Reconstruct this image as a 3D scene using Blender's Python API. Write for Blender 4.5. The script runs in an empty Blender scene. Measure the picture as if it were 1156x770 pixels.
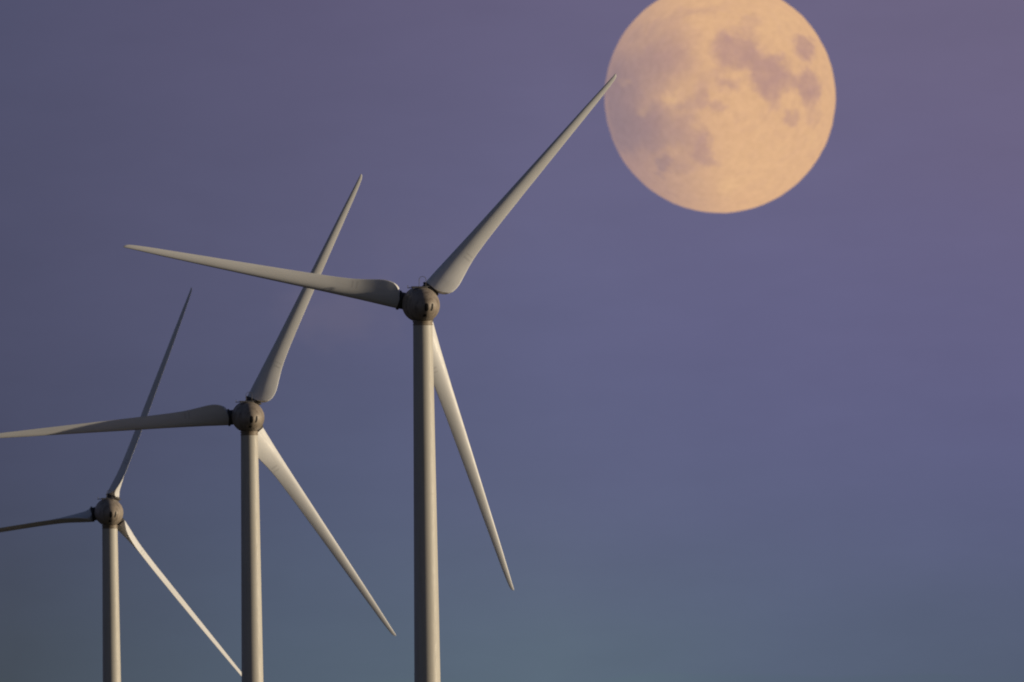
import bpy, bmesh, math, random
from mathutils import Matrix, Vector, noise
random.seed(7)
R = math.radians
sc = bpy.context.scene
col = sc.collection

# ------------------------------------------------------------------ camera
F = 28670.0                    # focal length in photo pixels (1156 wide): a long telephoto
CX, CY = 578.0, 385.0
CAM = Vector((0, 0, 2.0))      # a standing photographer, three kilometres off
PITCH, ROLL = 0.01938, 0.0130
fwd = Vector((0, math.cos(PITCH), math.sin(PITCH)))
up0 = Vector((0, -math.sin(PITCH), math.cos(PITCH)))
rt0 = Vector((1, 0, 0))
cam_up = math.cos(ROLL) * up0 + math.sin(ROLL) * rt0
cam_rt = math.cos(ROLL) * rt0 - math.sin(ROLL) * up0
def at(px, py, depth):
    return CAM + depth * (fwd + (px - CX) / F * cam_rt + (CY - py) / F * cam_up)
cam = bpy.data.cameras.new('camera')
cam.sensor_width = 36.0
cam.lens = 36.0 * F / 1156.0
cam.clip_start, cam.clip_end = 1.0, 200000.0
cam_o = bpy.data.objects.new('camera', cam)
col.objects.link(cam_o)
cam_o.matrix_world = Matrix((
    (cam_rt.x, cam_up.x, -fwd.x, CAM.x), (cam_rt.y, cam_up.y, -fwd.y, CAM.y),
    (cam_rt.z, cam_up.z, -fwd.z, CAM.z), (0, 0, 0, 1)))
sc.camera = cam_o
# focused on the nearest turbine: what lies farther off goes very slightly soft
cam.dof.use_dof = True
cam.dof.focus_distance = 2985.0
cam.dof.aperture_fstop = 2.0

sc.view_settings.view_transform = 'Standard'
sc.view_settings.look = 'None'
sc.view_settings.exposure = 0.0
sc.view_settings.gamma = 1.0
sc.view_settings.use_curve_mapping = False
sc.cycles.filter_width = 2.0
sc.cycles.max_bounces = 6

# ------------------------------------------------------------------ sun
SUN_AZ, SUN_EL = R(94.5), R(6)   # azimuth from +Y towards +X
sd = Vector((math.sin(SUN_AZ) * math.cos(SUN_EL), math.cos(SUN_AZ) * math.cos(SUN_EL), math.sin(SUN_EL)))
sun = bpy.data.lights.new('sun', 'SUN')
sun.energy = 4.6
sun.angle = R(0.53)
sun.color = (1.0, 0.83, 0.58)
sun_o = bpy.data.objects.new('sun', sun)
col.objects.link(sun_o)
sun_o.rotation_euler = sd.to_track_quat('Z', 'Y').to_euler()
sun_o.location = (300, 2800, 200)

# ------------------------------------------------------------------ sky
def lin(c):
    out = []
    for v in c[:3]:
        v /= 255.0
        out.append(v / 12.92 if v <= 0.04045 else ((v + 0.055) / 1.055) ** 2.4)
    return (*out, 1.0)

class NT:
    """small helper round a node tree"""
    def __init__(self, nt): self.nt = nt
    def n(self, t, **kw):
        o = self.nt.nodes.new(t)
        for k, v in kw.items(): setattr(o, k, v)
        return o
    def link(self, a, b): self.nt.links.new(a, b)
    def put(self, sock, v):
        if isinstance(v, bpy.types.NodeSocket): self.link(v, sock)
        else: sock.default_value = v
    def math(self, op, a, b=0.0, c=None, clamp=False):
        o = self.n('ShaderNodeMath', operation=op, use_clamp=clamp)
        self.put(o.inputs[0], a); self.put(o.inputs[1], b)
        if c is not None: self.put(o.inputs[2], c)
        return o.outputs[0]
    def vmath(self, op, a, b=(0, 0, 0)):
        o = self.n('ShaderNodeVectorMath', operation=op)
        self.put(o.inputs[0], a); self.put(o.inputs[1], b)
        return o.outputs['Value' if op in ('LENGTH', 'DOT_PRODUCT') else 'Vector']
    def rng(self, v, a, b, c=0.0, d=1.0, smooth=True):
        o = self.n('ShaderNodeMapRange', interpolation_type='SMOOTHSTEP' if smooth else 'LINEAR')
        self.put(o.inputs[0], v)
        for i, x in zip((1, 2, 3, 4), (a, b, c, d)): self.put(o.inputs[i], x)
        return o.outputs[0]
    def mix(self, f, a, b, blend='MIX'):
        o = self.n('ShaderNodeMix', data_type='RGBA', blend_type=blend)
        self.put(o.inputs[0], f); self.put(o.inputs[6], a); self.put(o.inputs[7], b)
        return o.outputs[2]
    def noise(self, vec, scale, detail=3.0, rough=0.5):
        o = self.n('ShaderNodeTexNoise')
        self.put(o.inputs['Vector'], vec)
        o.inputs['Scale'].default_value = scale
        o.inputs['Detail'].default_value = detail
        o.inputs['Roughness'].default_value = rough
        return o.outputs['Fac']
    def ramp(self, f, stops, interp='EASE'):
        o = self.n('ShaderNodeValToRGB')
        cr = o.color_ramp
        cr.interpolation = interp
        while len(cr.elements) < len(stops): cr.elements.new(0.5)
        for e, (p, c) in zip(cr.elements, stops):
            e.position = p; e.color = c
        self.put(o.inputs[0], f)
        return o.outputs[0]

world = bpy.data.worlds.new('World')
sc.world = world
world.use_nodes = True
world.node_tree.nodes.clear()
w = NT(world.node_tree)
out = w.n('ShaderNodeOutputWorld')
tc = w.n('ShaderNodeTexCoord')
D = tc.outputs['Generated']
sep = w.n('ShaderNodeSeparateXYZ'); w.link(D, sep.inputs[0])
dx, dy, dz = sep.outputs
nish = w.n('ShaderNodeTexSky', sky_type='NISHITA')
nish.sun_disc = False
nish.sun_elevation = SUN_EL
nish.sun_rotation = SUN_AZ
nish.dust_density = 0.4
nish.ozone_density = 1.0
bg_n = w.n('ShaderNodeBackground'); w.link(w.mix(1.0, nish.outputs[0], (1.0, 0.90, 1.24, 1), 'MULTIPLY'), bg_n.inputs[0])
bg_n.inputs[1].default_value = 0.05
# the dusk band opposite the sun: earth shadow under the mauve belt, graded by elevation and azimuth
EL0 = PITCH - 385 / F
EL1 = PITCH + 385 / F
AZ0, AZ1 = -578 / F, 578 / F
soft = w.noise(w.vmath('MULTIPLY', D, (60, 60, 150)), 1.0, 4.0, 0.55)
ripple = w.math('MULTIPLY', w.math('SUBTRACT', soft, 0.5), 0.10)
ev = w.math('ADD', w.rng(dz, EL0, EL1, 0, 1, False), w.math('MULTIPLY', ripple, 0.9))
def band(colors, ys):
    return w.ramp(ev, [(1 - y / 770.0, lin(c)) for y, c in sorted(zip(ys, colors), reverse=True)], 'B_SPLINE')
YS = (0, 200, 390, 575, 765)
c0 = band([(80, 81, 108), (79, 80, 106), (77, 79, 105), (69, 74, 96), (70, 79, 88)], YS)
c1 = band([(92, 88, 117), (92, 91, 120), (88, 90, 119), (82, 90, 117), (84, 98, 112)], YS)
c2 = band([(103, 97, 127), (102, 100, 132), (96, 98, 132), (92, 97, 127), (92, 109, 122)], YS)
c3 = band([(107, 100, 129), (104, 100, 133), (99, 98, 134), (94, 98, 131), (86, 99, 118)], YS)
c4 = band([(109, 101, 129), (107, 100, 132), (100, 98, 134), (93, 96, 131), (82, 94, 112)], YS)
au = w.math('ADD', w.rng(dx, AZ0, AZ1, 0, 1, False), ripple)
sky = c0
for a, b, c in ((0.0, 0.29, c1), (0.29, 0.54, c2), (0.54, 0.76, c3), (0.76, 1.0, c4)):
    sky = w.mix(w.rng(au, a, b, 0, 1, False), sky, c)
# a faint scrap of thin cloud low in the west of the frame, and uneven haze
def scrap(px, py, rx, ry, amt):
    d = (at(px, py, 1.0) - CAM).normalized()
    off = w.vmath('MULTIPLY', w.vmath('SUBTRACT', D, tuple(d)), (F / rx, 0.0, F / ry))
    wob = w.math('MULTIPLY', w.math('SUBTRACT', w.noise(D, 900.0, 4.0), 0.5), 1.4)
    return w.math('MULTIPLY', w.rng(w.math('ADD', w.vmath('LENGTH', off), wob), 1.3, 0.0), amt)
sky = w.mix(scrap(385, 350, 75, 48, 0.30), sky, lin((112, 106, 128)))
sky = w.mix(scrap(480, 275, 120, 40, 0.10), sky, lin((112, 106, 128)))
streak = w.noise(w.vmath('MULTIPLY', D, (140, 140, 420)), 1.0, 5.0, 0.6)
g = w.rng(streak, 0.25, 0.75, 0.965, 1.035, False)
sky = w.mix(1.0, sky, w.n('ShaderNodeCombineColor').outputs[0], 'MULTIPLY')
cc = [n for n in world.node_tree.nodes if n.bl_idname == 'ShaderNodeCombineColor'][0]
for i in range(3): w.link(g, cc.inputs[i])
bg_s = w.n('ShaderNodeBackground'); w.link(sky, bg_s.inputs[0]); bg_s.inputs[1].default_value = 1.005
away = w.math('SUBTRACT', w.math('MULTIPLY', dy, 0.75), w.math('MULTIPLY', dx, 0.66))   # towards the side opposite the sun
blend = w.math('MULTIPLY', w.rng(away, 0.0, 0.6), w.rng(dz, 0.45, 0.12))
mx = w.n('ShaderNodeMixShader')
w.link(blend, mx.inputs[0]); w.link(bg_n.outputs[0], mx.inputs[1]); w.link(bg_s.outputs[0], mx.inputs[2])
w.link(mx.outputs[0], out.inputs[0])

# ------------------------------------------------------------------ materials
def new_mat(name):
    m = bpy.data.materials.new(name)
    m.use_nodes = True
    t = NT(m.node_tree)
    b = m.node_tree.nodes['Principled BSDF']
    return m, t, b

def painted(name, base, dirt, rough=0.5, scale=(1, 1, 1), amount=0.35, fine=6.0, spec=0.35):
    m, t, b = new_mat(name)
    tx = t.n('ShaderNodeTexCoord').outputs['Object']
    oi = t.n('ShaderNodeObjectInfo')
    v = t.vmath('MULTIPLY', tx, scale)
    sh = t.n('ShaderNodeVectorMath', operation='ADD')
    t.link(v, sh.inputs[0])
    cb = t.n('ShaderNodeCombineXYZ')
    t.link(t.math('MULTIPLY', oi.outputs['Random'], 50.0), cb.inputs[0])
    t.link(cb.outputs[0], sh.inputs[1])
    v = sh.outputs[0]
    big = t.noise(v, 0.7, 5.0, 0.6)
    sm = t.noise(v, fine, 4.0, 0.6)
    f = t.math('MULTIPLY', t.rng(t.math('ADD', big, t.math('MULTIPLY', t.math('SUBTRACT', sm, 0.5), 0.4)), 0.42, 0.75), amount)
    t.link(t.mix(f, (*base, 1), (*dirt, 1)), b.inputs['Base Color'])
    t.link(t.rng(sm, 0.3, 0.7, rough - 0.08, rough + 0.1), b.inputs['Roughness'])
    b.inputs['Specular IOR Level'].default_value = spec
    return m

M_TOWER = painted('tower_paint', (0.42, 0.41, 0.385), (0.33, 0.31, 0.275), 0.55, (2.2, 2.2, 0.12), 0.5)
M_BLADE = painted('blade_gelcoat', (0.59, 0.60, 0.62), (0.47, 0.47, 0.475), 0.5, (1.2, 1.2, 0.18), 0.45, 3.0)
def decal_stripes(m):
    """two short dark marking strips across the rear half of each blade, a fifth of the way out"""
    t = NT(m.node_tree)
    b = m.node_tree.nodes['Principled BSDF']
    base = b.inputs['Base Color'].links[0].from_socket
    sp = t.n('ShaderNodeSeparateXYZ')
    t.link(t.n('ShaderNodeTexCoord').outputs['Object'], sp.inputs[0])
    def strip(z0, z1):
        return t.math('MULTIPLY', t.rng(sp.outputs[2], z0 - 0.04, z0 + 0.04), t.rng(sp.outputs[2], z1 + 0.04, z1 - 0.04))
    f = t.math('MULTIPLY', t.math('MAXIMUM', strip(7.55, 7.78), strip(8.10, 8.28)),
               t.math('MULTIPLY', t.rng(sp.outputs[0], 0.35, 0.45), t.rng(sp.outputs[0], 1.30, 1.20)))
    t.link(t.mix(t.math('MULTIPLY', f, 0.20), base, (0.10, 0.10, 0.11, 1)), b.inputs['Base Color'])
decal_stripes(M_BLADE)
M_NAC = painted('weathered_nacelle_skin', (0.25, 0.215, 0.182), (0.09, 0.070, 0.055), 0.5, (2.0, 2.0, 0.6), 0.85, 3.0)
M_RING = painted('flange_steel', (0.20, 0.165, 0.13), (0.10, 0.08, 0.06), 0.55, (1, 1, 1), 0.6)
M_HUB = painted('hub_casing', (0.12, 0.11, 0.105), (0.07, 0.06, 0.055), 0.5)
M_COLLAR = painted('dark_rubber_seal', (0.06, 0.056, 0.055), (0.03, 0.028, 0.027), 0.6)
M_VENT = painted('vent_opening', (0.012, 0.011, 0.011), (0.008, 0.008, 0.008), 0.8)
M_METAL = painted('sensor_metal', (0.10, 0.10, 0.11), (0.05, 0.05, 0.05), 0.45)

def ground_mat():
    m, t, b = new_mat('grassland')
    p = t.n('ShaderNodeNewGeometry').outputs['Position']
    big = t.noise(p, 0.004, 4.0)
    sm = t.noise(p, 0.35, 5.0, 0.65)
    c = t.mix(t.rng(big, 0.4, 0.6), (0.036, 0.038, 0.024, 1), (0.055, 0.046, 0.032, 1))
    c = t.mix(t.rng(sm, 0.3, 0.7, 0.0, 0.6), c, (0.030, 0.032, 0.020, 1))
    t.link(c, b.inputs['Base Color'])
    b.inputs['Roughness'].default_value = 0.95
    return m

# ------------------------------------------------------------------ mesh helpers
def link_mesh(name, verts, faces, mat, parent=None, smooth=True, sharp=None):
    me = bpy.data.meshes.new(name)
    me.from_pydata(verts, [], faces)
    bm = bmesh.new(); bm.from_mesh(me)
    bmesh.ops.recalc_face_normals(bm, faces=bm.faces)
    if sharp is not None:
        for e in bm.edges:
            if len(e.link_faces) == 2 and e.calc_face_angle() > sharp: e.smooth = False
    for f in bm.faces: f.smooth = smooth
    bm.to_mesh(me); bm.free()
    me.materials.append(mat)
    o = bpy.data.objects.new(name, me)
    col.objects.link(o)
    if parent is not None: o.parent = parent
    return o

class MB:
    def __init__(self): self.v, self.f = [], []
    def rings(self, rings, cap0=True, cap1=True):
        b, n = len(self.v), len(rings[0])
        for r in rings: self.v += [tuple(p) for p in r]
        for i in range(len(rings) - 1):
            for j in range(n):
                k = (j + 1) % n
                self.f.append((b + i * n + j, b + i * n + k, b + (i + 1) * n + k, b + (i + 1) * n + j))
        if cap0: self.f.append(tuple(b + j for j in range(n))[::-1])
        if cap1: self.f.append(tuple(b + (len(rings) - 1) * n + j for j in range(n)))
    def lathe_z(self, prof, n=64, M=None):
        rs = []
        for r, z in prof:
            ring = [Vector((r * math.cos(2 * math.pi * j / n), r * math.sin(2 * math.pi * j / n), z)) for j in range(n)]
            rs.append([M @ p if M else p for p in ring])
        self.rings(rs)
    def tube(self, pts, rad, n=8):
        pts = [Vector(p) for p in pts]
        rs = []
        for i, p in enumerate(pts):
            d = (pts[min(i + 1, len(pts) - 1)] - pts[max(i - 1, 0)]).normalized()
            a = d.orthogonal().normalized()
            if i and abs(prev.cross(d).length) < 0.999:
                a = (prev_a - prev_a.dot(d) * d).normalized()
            bvec = d.cross(a)
            prev, prev_a = d, a
            rs.append([p + rad * (math.cos(2 * math.pi * j / n) * a + math.sin(2 * math.pi * j / n) * bvec) for j in range(n)])
        self.rings(rs)
    def box(self, c, s):
        b = len(self.v)
        for z in (-1, 1):
            for x, y in ((-1, -1), (1, -1), (1, 1), (-1, 1)):
                self.v.append((c[0] + x * s[0] / 2, c[1] + y * s[1] / 2, c[2] + z * s[2] / 2))
        for q in ((3, 2, 1, 0), (4, 5, 6, 7), (0, 1, 5, 4), (1, 2, 6, 5), (2, 3, 7, 6), (3, 0, 4, 7)):
            self.f.append(tuple(b + i for i in q))
    def build(self, name, mat, parent=None, smooth=True, sharp=R(40)):
        return link_mesh(name, self.v, self.f, mat, parent, smooth, sharp)

def interp(tab, x):
    for (x0, y0), (x1, y1) in zip(tab, tab[1:]):
        if x <= x1:
            t = max(0.0, (x - x0) / (x1 - x0))
            return y0 + (y1 - y0) * t
    return tab[-1][1]
def sinterp(tab, x):
    """smooth (monotone cubic-ish) interpolation"""
    h = 0.012
    return (interp(tab, x - h) + 2 * interp(tab, x) + interp(tab, x + h)) / 4

# ------------------------------------------------------------------ the turbine
HUB_H = 64.0
RAD = 35.5
ROTOR_Y = 3.05                    # rotor plane ahead of the tower axis

def tower_mesh():
    mb = MB()
    prof = []
    z_top = HUB_H - 2.35
    for i in range(61):
        z = z_top * i / 60
        r = 1.13 + 0.0094 * (z_top - z)
        if z < 14: r += 0.30 * ((14 - z) / 14) ** 2
        prof.append((r, z))
    mb.lathe_z(prof, 96)
    return mb
def tower_seam(z):
    mb = MB()
    r = 1.13 + 0.0094 * (HUB_H - 2.35 - z)
    mb.lathe_z([(r - 0.02, z - 0.10), (r + 0.012, z - 0.09), (r + 0.012, z + 0.09), (r - 0.02, z + 0.10)], 96)
    return mb

def egg_radius(y):
    """nacelle outline: y from the rear pole (-3.35) to the generator ring (+1.9)"""
    if y < 0.9:
        u = (0.9 - y) / 4.25
        return 2.08 * max(0.0, 1 - u ** 2.15) ** 0.56
    return 2.08
def egg():
    mb = MB()
    n = 72
    ys = [-3.35 + 4.25 * (1 - math.cos(math.pi / 2 * i / 26)) for i in range(1, 27)] + [-0.50, -0.46, -0.40, -0.36, 1.35, 1.62, 1.64, 1.74, 1.76, 2.05]
    ys.sort()
    rs = []
    for y in ys:
        r = egg_radius(y)
        if -0.47 < y < -0.39: r -= 0.035       # joint between the rear shell halves
        if 1.63 < y < 1.75: r -= 0.05          # gap between nacelle shell and generator ring
        rs.append([Vector((r * math.cos(2 * math.pi * j / n), y, r * math.sin(2 * math.pi * j / n))) for j in range(n)])
    mb.rings(rs)
    return mb

def egg_patch(x0, x1, z0, z1, lift, wob=None, n=12):
    """a panel lying on the rear of the nacelle, between x0..x1 and z0..z1 (seen from behind), lifted off it"""
    def y_at(x, z):
        r = math.hypot(x, z)
        lo, hi = -3.35, 0.9
        for _ in range(40):
            m = (lo + hi) / 2
            if egg_radius(m) < r: lo = m
            else: hi = m
        return lo
    mb = MB()
    idx = {}
    cx, cz, hx, hz = (x0 + x1) / 2, (z0 + z1) / 2, (x1 - x0) / 2, (z1 - z0) / 2
    for side, L in ((0, lift), (1, -0.06)):
        for i in range(n + 1):
            for j in range(n + 1):
                a, b = 2 * i / n - 1, 2 * j / n - 1
                # squircle mapping for rounded corners
                k = math.sqrt(max(0.0, 1 - 0.34 * b * b)); l = math.sqrt(max(0.0, 1 - 0.34 * a * a))
                x, z = cx + hx * a * k, cz + hz * b * l
                if wob: x += wob(b)
                idx[side, i, j] = len(mb.v)
                mb.v.append((x, y_at(x, z) - L, z))
    for side in (0, 1):
        for i in range(n):
            for j in range(n):
                mb.f.append((idx[side, i, j], idx[side, i + 1, j], idx[side, i + 1, j + 1], idx[side, i, j + 1]))
    for i in range(n):
        for (a, b) in (((i, 0), (i + 1, 0)), ((i, n), (i + 1, n)), ((0, i), (0, i + 1)), ((n, i), (n, i + 1))):
            mb.f.append((idx[0, a[0], a[1]], idx[0, b[0], b[1]], idx[1, b[0], b[1]], idx[1, a[0], a[1]]))
    return mb

def hub_mesh():
    mb = MB()
    n = 64
    rs = []
    for y, r in ((-0.98, 1.80), (-0.9, 1.86), (0.2, 1.86), (0.9, 1.62), (1.5, 1.18), (1.95, 0.62), (2.12, 0.12)):
        rs.append([Vector((r * math.cos(2 * math.pi * j / n), y, r * math.sin(2 * math.pi * j / n))) for j in range(n)])
    mb.rings(rs)
    return mb
def collar_mesh():
    """stub and sealing ring a blade is bolted into; the span is +Z"""
    mb = MB()
    mb.lathe_z([(0.98, 1.20), (0.99, 2.18), (1.13, 2.21), (1.16, 2.30), (1.13, 2.42), (0.99, 2.44), (0.97, 2.56)], 48)
    return mb

CHORD = [(0.0, 2.05), (0.0705, 2.05), (0.0745, 2.50), (0.080, 2.90), (0.088, 3.20), (0.100, 3.42), (0.118, 3.46), (0.140, 3.28), (0.165, 2.98), (0.20, 2.60),
         (0.24, 2.30), (0.30, 2.04), (0.38, 1.82), (0.5, 1.55), (0.63, 1.28), (0.75, 1.05), (0.84, 0.87), (0.91, 0.71), (0.96, 0.56), (0.985, 0.44), (0.996, 0.30), (1.0, 0.14)]
THICK = [(0.0, 0.56), (0.0705, 0.55), (0.118, 0.45), (0.14, 0.41), (0.2, 0.36), (0.3, 0.32), (0.5, 0.28), (0.75, 0.24), (1.0, 0.20)]
LEAD = [(0.0, 1.0), (0.0705, 1.0), (0.12, 0.95), (0.3, 0.72), (0.6, 0.45), (0.85, 0.24), (1.0, 0.06)]
TWIST = [(0.0, 44), (0.0705, 43), (0.118, 32.5), (0.14, 28.5), (0.2, 21), (0.3, 14), (0.45, 8), (0.6, 4.5), (0.8, 1.5), (1.0, -0.5)]
def blade_mesh():
    mb = MB()
    N = 40
    st = sorted(set([0.0705 + 0.0295 * i / 16 for i in range(17)] + [0.10 + 0.86 * i / 74 for i in range(75)] + [0.968, 0.976, 0.984, 0.99, 0.995, 0.998, 1.0]))
    rings = []
    S1 = 0.118                                          # inboard of this the full section is cut off round its trailing corner
    for s in st:
        q = max(s, S1)
        c = sinterp(CHORD, q) if q < 0.97 else interp(CHORD, q)
        e, tw, th = sinterp(LEAD, q), R(sinterp(TWIST, s)), sinterp(THICK, s)
        xm = min(1.0, (interp(CHORD, s) - interp(LEAD, s) + e) / c) if s < S1 else 1.0
        k = min(1.0, max(0.0, (0.10 - s) / 0.03)); k = 0.55 * k * k * (3 - 2 * k)     # rounder towards the flange
        ring = []
        for j in range(N):
            a = 2 * math.pi * j / N
            xi = (0.5 - 0.5 * math.cos(a)) * xm       # 0 leading edge, 1 trailing edge
            sg = -1 if a < math.pi else 1             # first half: suction side (faces downwind, -y)
            yt = 5 * th * (0.2969 * math.sqrt(xi) - 0.126 * xi - 0.3516 * xi ** 2 + 0.2843 * xi ** 3 - 0.1030 * xi ** 4)
            yt = yt + 0.010 * xi                       # blunt trailing edge
            camb = max(0.0, 0.035 * (1 - (2 * xi - 0.9) ** 2 / 1.2))
            ya = (sg * yt - camb) * c
            if sg > 0: ya *= (0.75 if xi < 0.45 else 0.75 - 0.25 * (xi - 0.45))
            if j == N // 2: ya = -camb * c
            x = -e + xi * c
            rr = math.sqrt(max(0.0, 0.96 ** 2 - min(abs(x + 0.02), 0.96) ** 2))
            if rr > 0.05: ya = ya * (1 - k) + sg * max(rr, abs(ya)) * k
            ring.append(Vector((x * math.cos(tw) + ya * math.sin(tw), -x * math.sin(tw) + ya * math.cos(tw), s * RAD)))
        rings.append(ring)
    mb.rings(rings)
    return mb

def tag(o, **kw):
    for k, v in kw.items(): o[k] = v

GROUP = 'row of wind turbines'
def nacelle_matrix(yaw, tilt):
    return Matrix.Translation((0, 0, HUB_H)) @ Matrix.Rotation(yaw, 4, 'Z') @ Matrix.Rotation(tilt, 4, 'X')

def make_turbine():
    root = bpy.data.objects.new('wind_turbine', None)
    col.objects.link(root)
    root.empty_display_size = 3.0
    t = tower_mesh().build('tower', M_TOWER, root)
    for z in (21.0, 42.0): tower_seam(z).build('flange_seam', M_TOWER, t)
    mb = MB()
    zt = HUB_H - 2.35
    mb.lathe_z([(1.06, zt + 0.002), (1.17, zt + 0.02), (1.17, zt + 0.16), (1.10, zt + 0.17), (1.10, zt + 0.33), (1.19, zt + 0.34), (1.19, zt + 0.50), (1.05, zt + 0.52), (1.05, zt + 0.95)], 72)
    mb.build('yaw_ring', M_RING, t)
    nac = egg().build('nacelle', M_NAC, root, sharp=R(30))
    # rear vents: two upright slots right of the rear pole, the right one hooked at the foot
    egg_patch(-0.32, 0.12, -0.52, 0.42, 0.015).build('vent', M_VENT, nac)
    egg_patch(0.46, 0.74, -0.50, 0.38, 0.015, wob=lambda b: -0.08 * max(0.0, -b) ** 2 + 0.03 * b).build('vent', M_VENT, nac)
    egg_patch(-0.40, -0.02, -1.22, -0.92, 0.02).build('drain_hatch', M_VENT, nac)
    # sensor frame and lightning hoop on the roof
    mb = MB()
    mb.tube([(-1.75, 0.15, 2.02), (-0.9, 0.15, 2.10), (0.0, 0.15, 2.16), (0.85, 0.15, 2.20)], 0.05)
    mb.tube([(-1.72, 0.15, 2.00), (-1.72, 0.15, 2.34)], 0.035)
    mb.tube([(-1.05, 0.15, 1.65), (-1.05, 0.15, 2.10)], 0.06)
    mb.tube([(0.55, 0.15, 1.85), (0.55, 0.15, 2.18)], 0.06)
    mb.box((-0.35, 0.35, 2.12), (1.7, 0.7, 0.13))
    mb.build('sensor_frame', M_METAL, nac)
    mb = MB()
    hoop = [(-0.42, 0.0, 2.15), (-0.40, 0.0, 3.0)] + [(0.0 - 0.40 * math.cos(math.pi * i / 10), 0.0, 3.0 + 0.36 * math.sin(math.pi * i / 10)) for i in range(1, 10)] + [(0.40, 0.0, 3.0), (0.38, 0.0, 2.15)]
    mb.tube(hoop, 0.030)
    mb.build('lightning_hoop', M_METAL, nac)
    hub = hub_mesh().build('hub', M_HUB, root)
    cm = collar_mesh()
    c0_ = cm.build('blade_collar', M_COLLAR, hub)
    b0_ = blade_mesh().build('blade', M_BLADE, root, sharp=R(55))
    for _ in range(2):
        c = c0_.copy(); col.objects.link(c); c.parent = hub
        b = b0_.copy(); col.objects.link(b); b.parent = root
    return root

def kids(o): return sorted(o.children, key=lambda c: c.name)
def copy_tree(o, parent=None):
    c = o.copy(); col.objects.link(c)
    if parent is not None: c.parent = parent
    for ch in kids(o): copy_tree(ch, c)
    return c

def pose(root, loc, yaw, tilt, az, pitch):
    root.location = loc
    NM = nacelle_matrix(yaw, tilt)
    RM = NM @ Matrix.Translation((0, ROTOR_Y, 0))
    spins = [Matrix.Rotation(R(90 - (az + 120 * k)), 4, 'Y') for k in range(3)]
    blades = [c for c in kids(root) if c.name.startswith('blade')]
    for k, b in enumerate(blades):
        b.matrix_basis = RM @ spins[k] @ Matrix.Rotation(-R(pitch), 4, 'Z')
    for c in kids(root):
        if c.name.startswith('nacelle'): c.matrix_basis = NM
        if c.name.startswith('hub'):
            c.matrix_basis = RM
            for k, q in enumerate(kids(c)): q.matrix_basis = spins[k]

SITES = [  # pivot pixel, distance, yaw, azimuth of the upper right blade, blade pitch
    ((477.0, 344.6), 2960, 10.2, 48.7, 2.0, 'large foreground wind turbine whose upper blade tip touches the moon'),
    ((281.2, 471.4), 3360, 8.0, 64.2, 4.0, 'middle wind turbine crossed in front by the nearest turbine\'s long left blade'),
    ((123.8, 579.0), 3765, 6.0, 69.1, 60.0, 'smallest farthest wind turbine with narrow feathered blades, one seen dark against the sky'),
]
bases = []
t0 = make_turbine()
for i, (px, dist, yaw, az, pit, lab) in enumerate(SITES):
    t = t0 if i == 0 else copy_tree(t0)
    p = at(px[0], px[1], dist)
    p.z -= HUB_H
    pose(t, p, R(yaw), R(4.5), az, pit)
    tag(t, label=lab, category='wind turbine', group=GROUP)
    bases.append(p)

# ------------------------------------------------------------------ ground (below the frame)
def ground_z(y):
    tab = [(-3000, -1.0), (0, 0.0), (bases[0].y - 60, bases[0].z), (bases[0].y + 60, bases[0].z), (bases[1].y - 30, bases[1].z),
           (bases[1].y + 30, bases[1].z), (bases[2].y - 30, bases[2].z), (bases[2].y + 60, bases[2].z), (9000, bases[2].z - 10), (60000, bases[2].z - 20)]
    return interp(tab, y)
ys = [-3000, -1500, -500, -100, 0, 100] + list(range(300, 2900, 200)) + list(range(2900, 4000, 10)) + [4200, 4600, 5200, 6000, 7500, 9000, 14000, 25000, 40000, 60000]
xs = [-40000, -20000, -8000, -3000, -1500, -600, -300, -150, -75, 0, 75, 150, 300, 600, 1500, 3000, 8000, 20000, 40000]
gv = [(x, y, ground_z(y) - 0.02) for y in ys for x in xs]
nx = len(xs)
gf = [(j * nx + i, j * nx + i + 1, (j + 1) * nx + i + 1, (j + 1) * nx + i) for j in range(len(ys) - 1) for i in range(nx - 1)]
ground = link_mesh('ground', gv, gf, ground_mat())
tag(ground, kind='structure')

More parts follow.
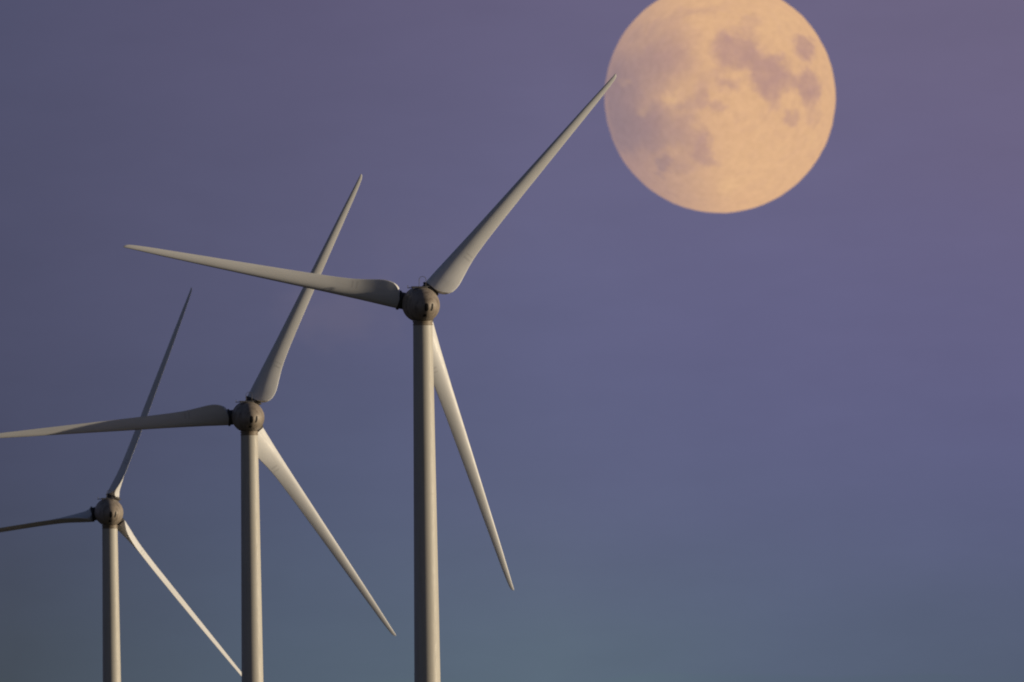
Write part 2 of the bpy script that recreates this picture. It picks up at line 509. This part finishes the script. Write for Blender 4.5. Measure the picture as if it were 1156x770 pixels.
# ------------------------------------------------------------------ the moon
MOON_D = 60000.0
MPX, MPY, MPR = 812.8, 110.0, 130.3
MR = MPR / F * MOON_D
def moon_mat():
    m = bpy.data.materials.new('moon_surface')
    m.use_nodes = True
    m.node_tree.nodes.clear()
    t = NT(m.node_tree)
    o = t.n('ShaderNodeOutputMaterial')
    P = t.vmath('SCALE', t.n('ShaderNodeTexCoord').outputs['Object'])
    P.node.inputs['Scale'].default_value = 1.0 / MR
    wn = t.n('ShaderNodeTexNoise'); t.link(P, wn.inputs['Vector'])
    wn.inputs['Scale'].default_value = 5.0; wn.inputs['Detail'].default_value = 5.0; wn.inputs['Roughness'].default_value = 0.6
    warp = t.vmath('MULTIPLY', t.vmath('SUBTRACT', wn.outputs['Color'], (0.5, 0.5, 0.5)), (0.20, 0.0, 0.20))
    wf = t.n('ShaderNodeTexNoise'); t.link(P, wf.inputs['Vector'])
    wf.inputs['Scale'].default_value = 15.0; wf.inputs['Detail'].default_value = 4.0; wf.inputs['Roughness'].default_value = 0.65
    warp2 = t.vmath('MULTIPLY', t.vmath('SUBTRACT', wf.outputs['Color'], (0.5, 0.5, 0.5)), (0.13, 0.0, 0.13))
    W = t.vmath('ADD', t.vmath('ADD', P, warp), warp2)
    def spot(px, py, rx, ry, amt, softness=0.5, rot=0.0):
        cx, cz = (px - MPX) / MPR, (MPY - py) / MPR
        d = t.vmath('MULTIPLY', t.vmath('SUBTRACT', W, (cx, 0, cz)), (1, 0, 1))
        if rot:
            r = t.n('ShaderNodeVectorRotate', rotation_type='Y_AXIS')
            t.link(d, r.inputs['Vector']); r.inputs['Angle'].default_value = R(rot)
            d = r.outputs[0]
        d = t.vmath('LENGTH', t.vmath('MULTIPLY', d, (MPR / rx, 0, MPR / ry)))
        return t.rng(d, 1 + softness * 1.25, 1 - softness * 1.25, 0.0, amt)
    maria = [  # photo px: centre, radii, strength, softness, tilt
        (754, 56, 31, 25, 0.46, 0.45, 35), (764, 70, 26, 20, 0.36, 0.45, -20), (742, 74, 26, 22, 0.26, 0.6, 0), (724, 84, 24, 24, 0.50, 0.6, 0),
        (791, 13, 22, 5, 0.34, 0.7, -4), (765, 20, 18, 6, 0.30, 0.7, 20), (736, 33, 16, 5, 0.30, 0.7, 45), (717, 38, 7, 10, 0.32, 0.7, -35), (846, 28, 12, 7, 0.36, 0.7, 30),
        (827, 57, 25, 20, 0.80, 0.36, 10), (846, 64, 15, 14, 0.70, 0.45, -20), (814, 48, 9, 8, 0.45, 0.5, 0),
        (864, 84, 20, 19, 0.88, 0.35, 0), (876, 76, 14, 13, 0.70, 0.45, -30), (884, 90, 13, 12, 0.66, 0.45, 0), (868, 103, 14, 11, 0.72, 0.40, 0), (873, 118, 8, 9, 0.50, 0.55, 0), (852, 74, 9, 9, 0.55, 0.5, 0),
        (906, 55, 12, 14, 0.84, 0.30, 15), (898, 92, 8, 8, 0.40, 0.6, 0), (911, 96, 13, 15, 0.80, 0.36, 0), (913, 112, 9, 12, 0.62, 0.5, 0), (917, 133, 6, 8, 0.30, 0.6, 0), (892, 135, 8, 9, 0.58, 0.45, 0),
        (820, 96, 13, 8, 0.58, 0.5, 0), (808, 84, 12, 6, 0.32, 0.6, 20), (791, 113, 8, 12, 0.58, 0.5, -15), (808, 121, 13, 5, 0.52, 0.5, 0), (777, 122, 11, 7, 0.52, 0.55, 0), (793, 96, 8, 9, 0.34, 0.6, 0),
        (704, 112, 16, 40, 0.70, 0.6, 0), (714, 146, 28, 24, 0.80, 0.55, 15), (732, 143, 22, 18, 0.60, 0.6, 0), (694, 128, 10, 34, 0.60, 0.6, 0), (692, 92, 10, 28, 0.55, 0.7, 0), (740, 128, 18, 10, 0.35, 0.7, 0), (708, 162, 9, 6, 0.35, 0.6, 30),
        (765, 143, 15, 10, 0.52, 0.5, 15), (774, 156, 15, 8, 0.55, 0.5, -10), (792, 150, 6, 9, 0.40, 0.6, 0), (792, 166, 10, 14, 0.70, 0.45, -10), (799, 181, 13, 7, 0.66, 0.45, -8), (752, 162, 16, 9, 0.46, 0.6, 0), (771, 188, 15, 8, 0.42, 0.6, 0), (778, 172, 9, 7, 0.38, 0.6, 0),
        (748, 186, 9, 9, 0.72, 0.36, 0), (733, 168, 14, 10, 0.35, 0.7, 0), (780, 136, 8, 6, 0.34, 0.6, 0),
    ]
    mm = None
    for s in maria:
        a = spot(*s)
        mm = a if mm is None else t.math('SUBTRACT', t.math('ADD', mm, a), t.math('MULTIPLY', mm, a))
    fine = t.noise(P, 16.0, 6.0, 0.65)
    mott = t.math('ADD', t.math('MULTIPLY', t.noise(P, 6.5, 6.0, 0.65), 0.6), t.math('MULTIPLY', t.noise(P, 13.0, 6.0, 0.7), 0.4))
    mm = t.math('ADD', mm, t.math('MULTIPLY', t.math('SUBTRACT', mott, 0.46), 0.95), clamp=True)
    # bright young craters with their rays, and the bright southern highland
    rays = None
    for s in ((758, 112, 8, 7, 0.75, 0.7, 0), (727, 125, 6, 6, 0.30, 0.8, 0), (705, 93, 4, 3, 0.22, 0.8, 0), (822, 208, 11, 10, 0.8, 0.8, 0), (920, 40, 4, 5, 0.5, 0.7, 0),
              (880, 170, 6, 6, 0.4, 0.8, 0), (862, 40, 7, 6, 0.3, 0.8, 0), (860, 155, 5, 30, 0.25, 0.9, 35), (848, 190, 40, 22, 0.35, 0.9, 0), (915, 158, 8, 8, 0.45, 0.8, 0), (880, 26, 24, 20, 0.4, 0.9, 0)):
        a = spot(*s)
        rays = a if rays is None else t.math('MAXIMUM', rays, a)
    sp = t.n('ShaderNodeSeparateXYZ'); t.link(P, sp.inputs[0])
    side = t.rng(t.math('ADD', t.math('ADD', t.math('MULTIPLY', sp.outputs[0], 0.95), t.math('MULTIPLY', sp.outputs[2], 0.22)), t.math('MULTIPLY', t.math('SUBTRACT', mott, 0.5), 0.5)), -1.02, 0.08)   # dims towards the left limb: phase shading painted into the emission
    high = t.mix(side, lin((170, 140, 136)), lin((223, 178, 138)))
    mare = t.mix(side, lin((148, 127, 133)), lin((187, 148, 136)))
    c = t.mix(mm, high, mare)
    c = t.mix(t.math('MULTIPLY', rays, 0.6), c, lin((234, 190, 143)))
    fac = t.rng(fine, 0.25, 0.75, 0.915, 1.075, False)
    cb = t.n('ShaderNodeCombineColor')
    for i in range(3): t.link(fac, cb.inputs[i])
    c = t.mix(1.0, c, cb.outputs[0], 'MULTIPLY')
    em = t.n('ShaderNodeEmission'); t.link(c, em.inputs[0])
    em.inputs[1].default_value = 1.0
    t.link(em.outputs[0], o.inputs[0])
    m.cycles.emission_sampling = 'NONE'
    return m
mv, mf = [], []
NU, NV = 192, 96
for i in range(NV + 1):
    th = math.pi * i / NV
    for j in range(NU):
        ph = 2 * math.pi * j / NU
        p = Vector((math.sin(th) * math.cos(ph), math.cos(th), math.sin(th) * math.sin(ph)))
        h = 1.0 + 0.0035 * noise.fractal(p * 9.0, 1.0, 2.0, 4)     # mountains and basins on the limb
        mv.append(tuple(p * MR * h))
for i in range(NV):
    for j in range(NU):
        k = (j + 1) % NU
        mf.append((i * NU + j, i * NU + k, (i + 1) * NU + k, (i + 1) * NU + j))
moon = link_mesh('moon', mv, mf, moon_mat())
mp = at(MPX, MPY, MOON_D)
moon.matrix_world = Matrix((
    (cam_rt.x, fwd.x, cam_up.x, mp.x), (cam_rt.y, fwd.y, cam_up.y, mp.y), (cam_rt.z, fwd.z, cam_up.z, mp.z), (0, 0, 0, 1)))
tag(moon, label='huge full golden moon with grey maria in the mauve dusk sky', category='moon')
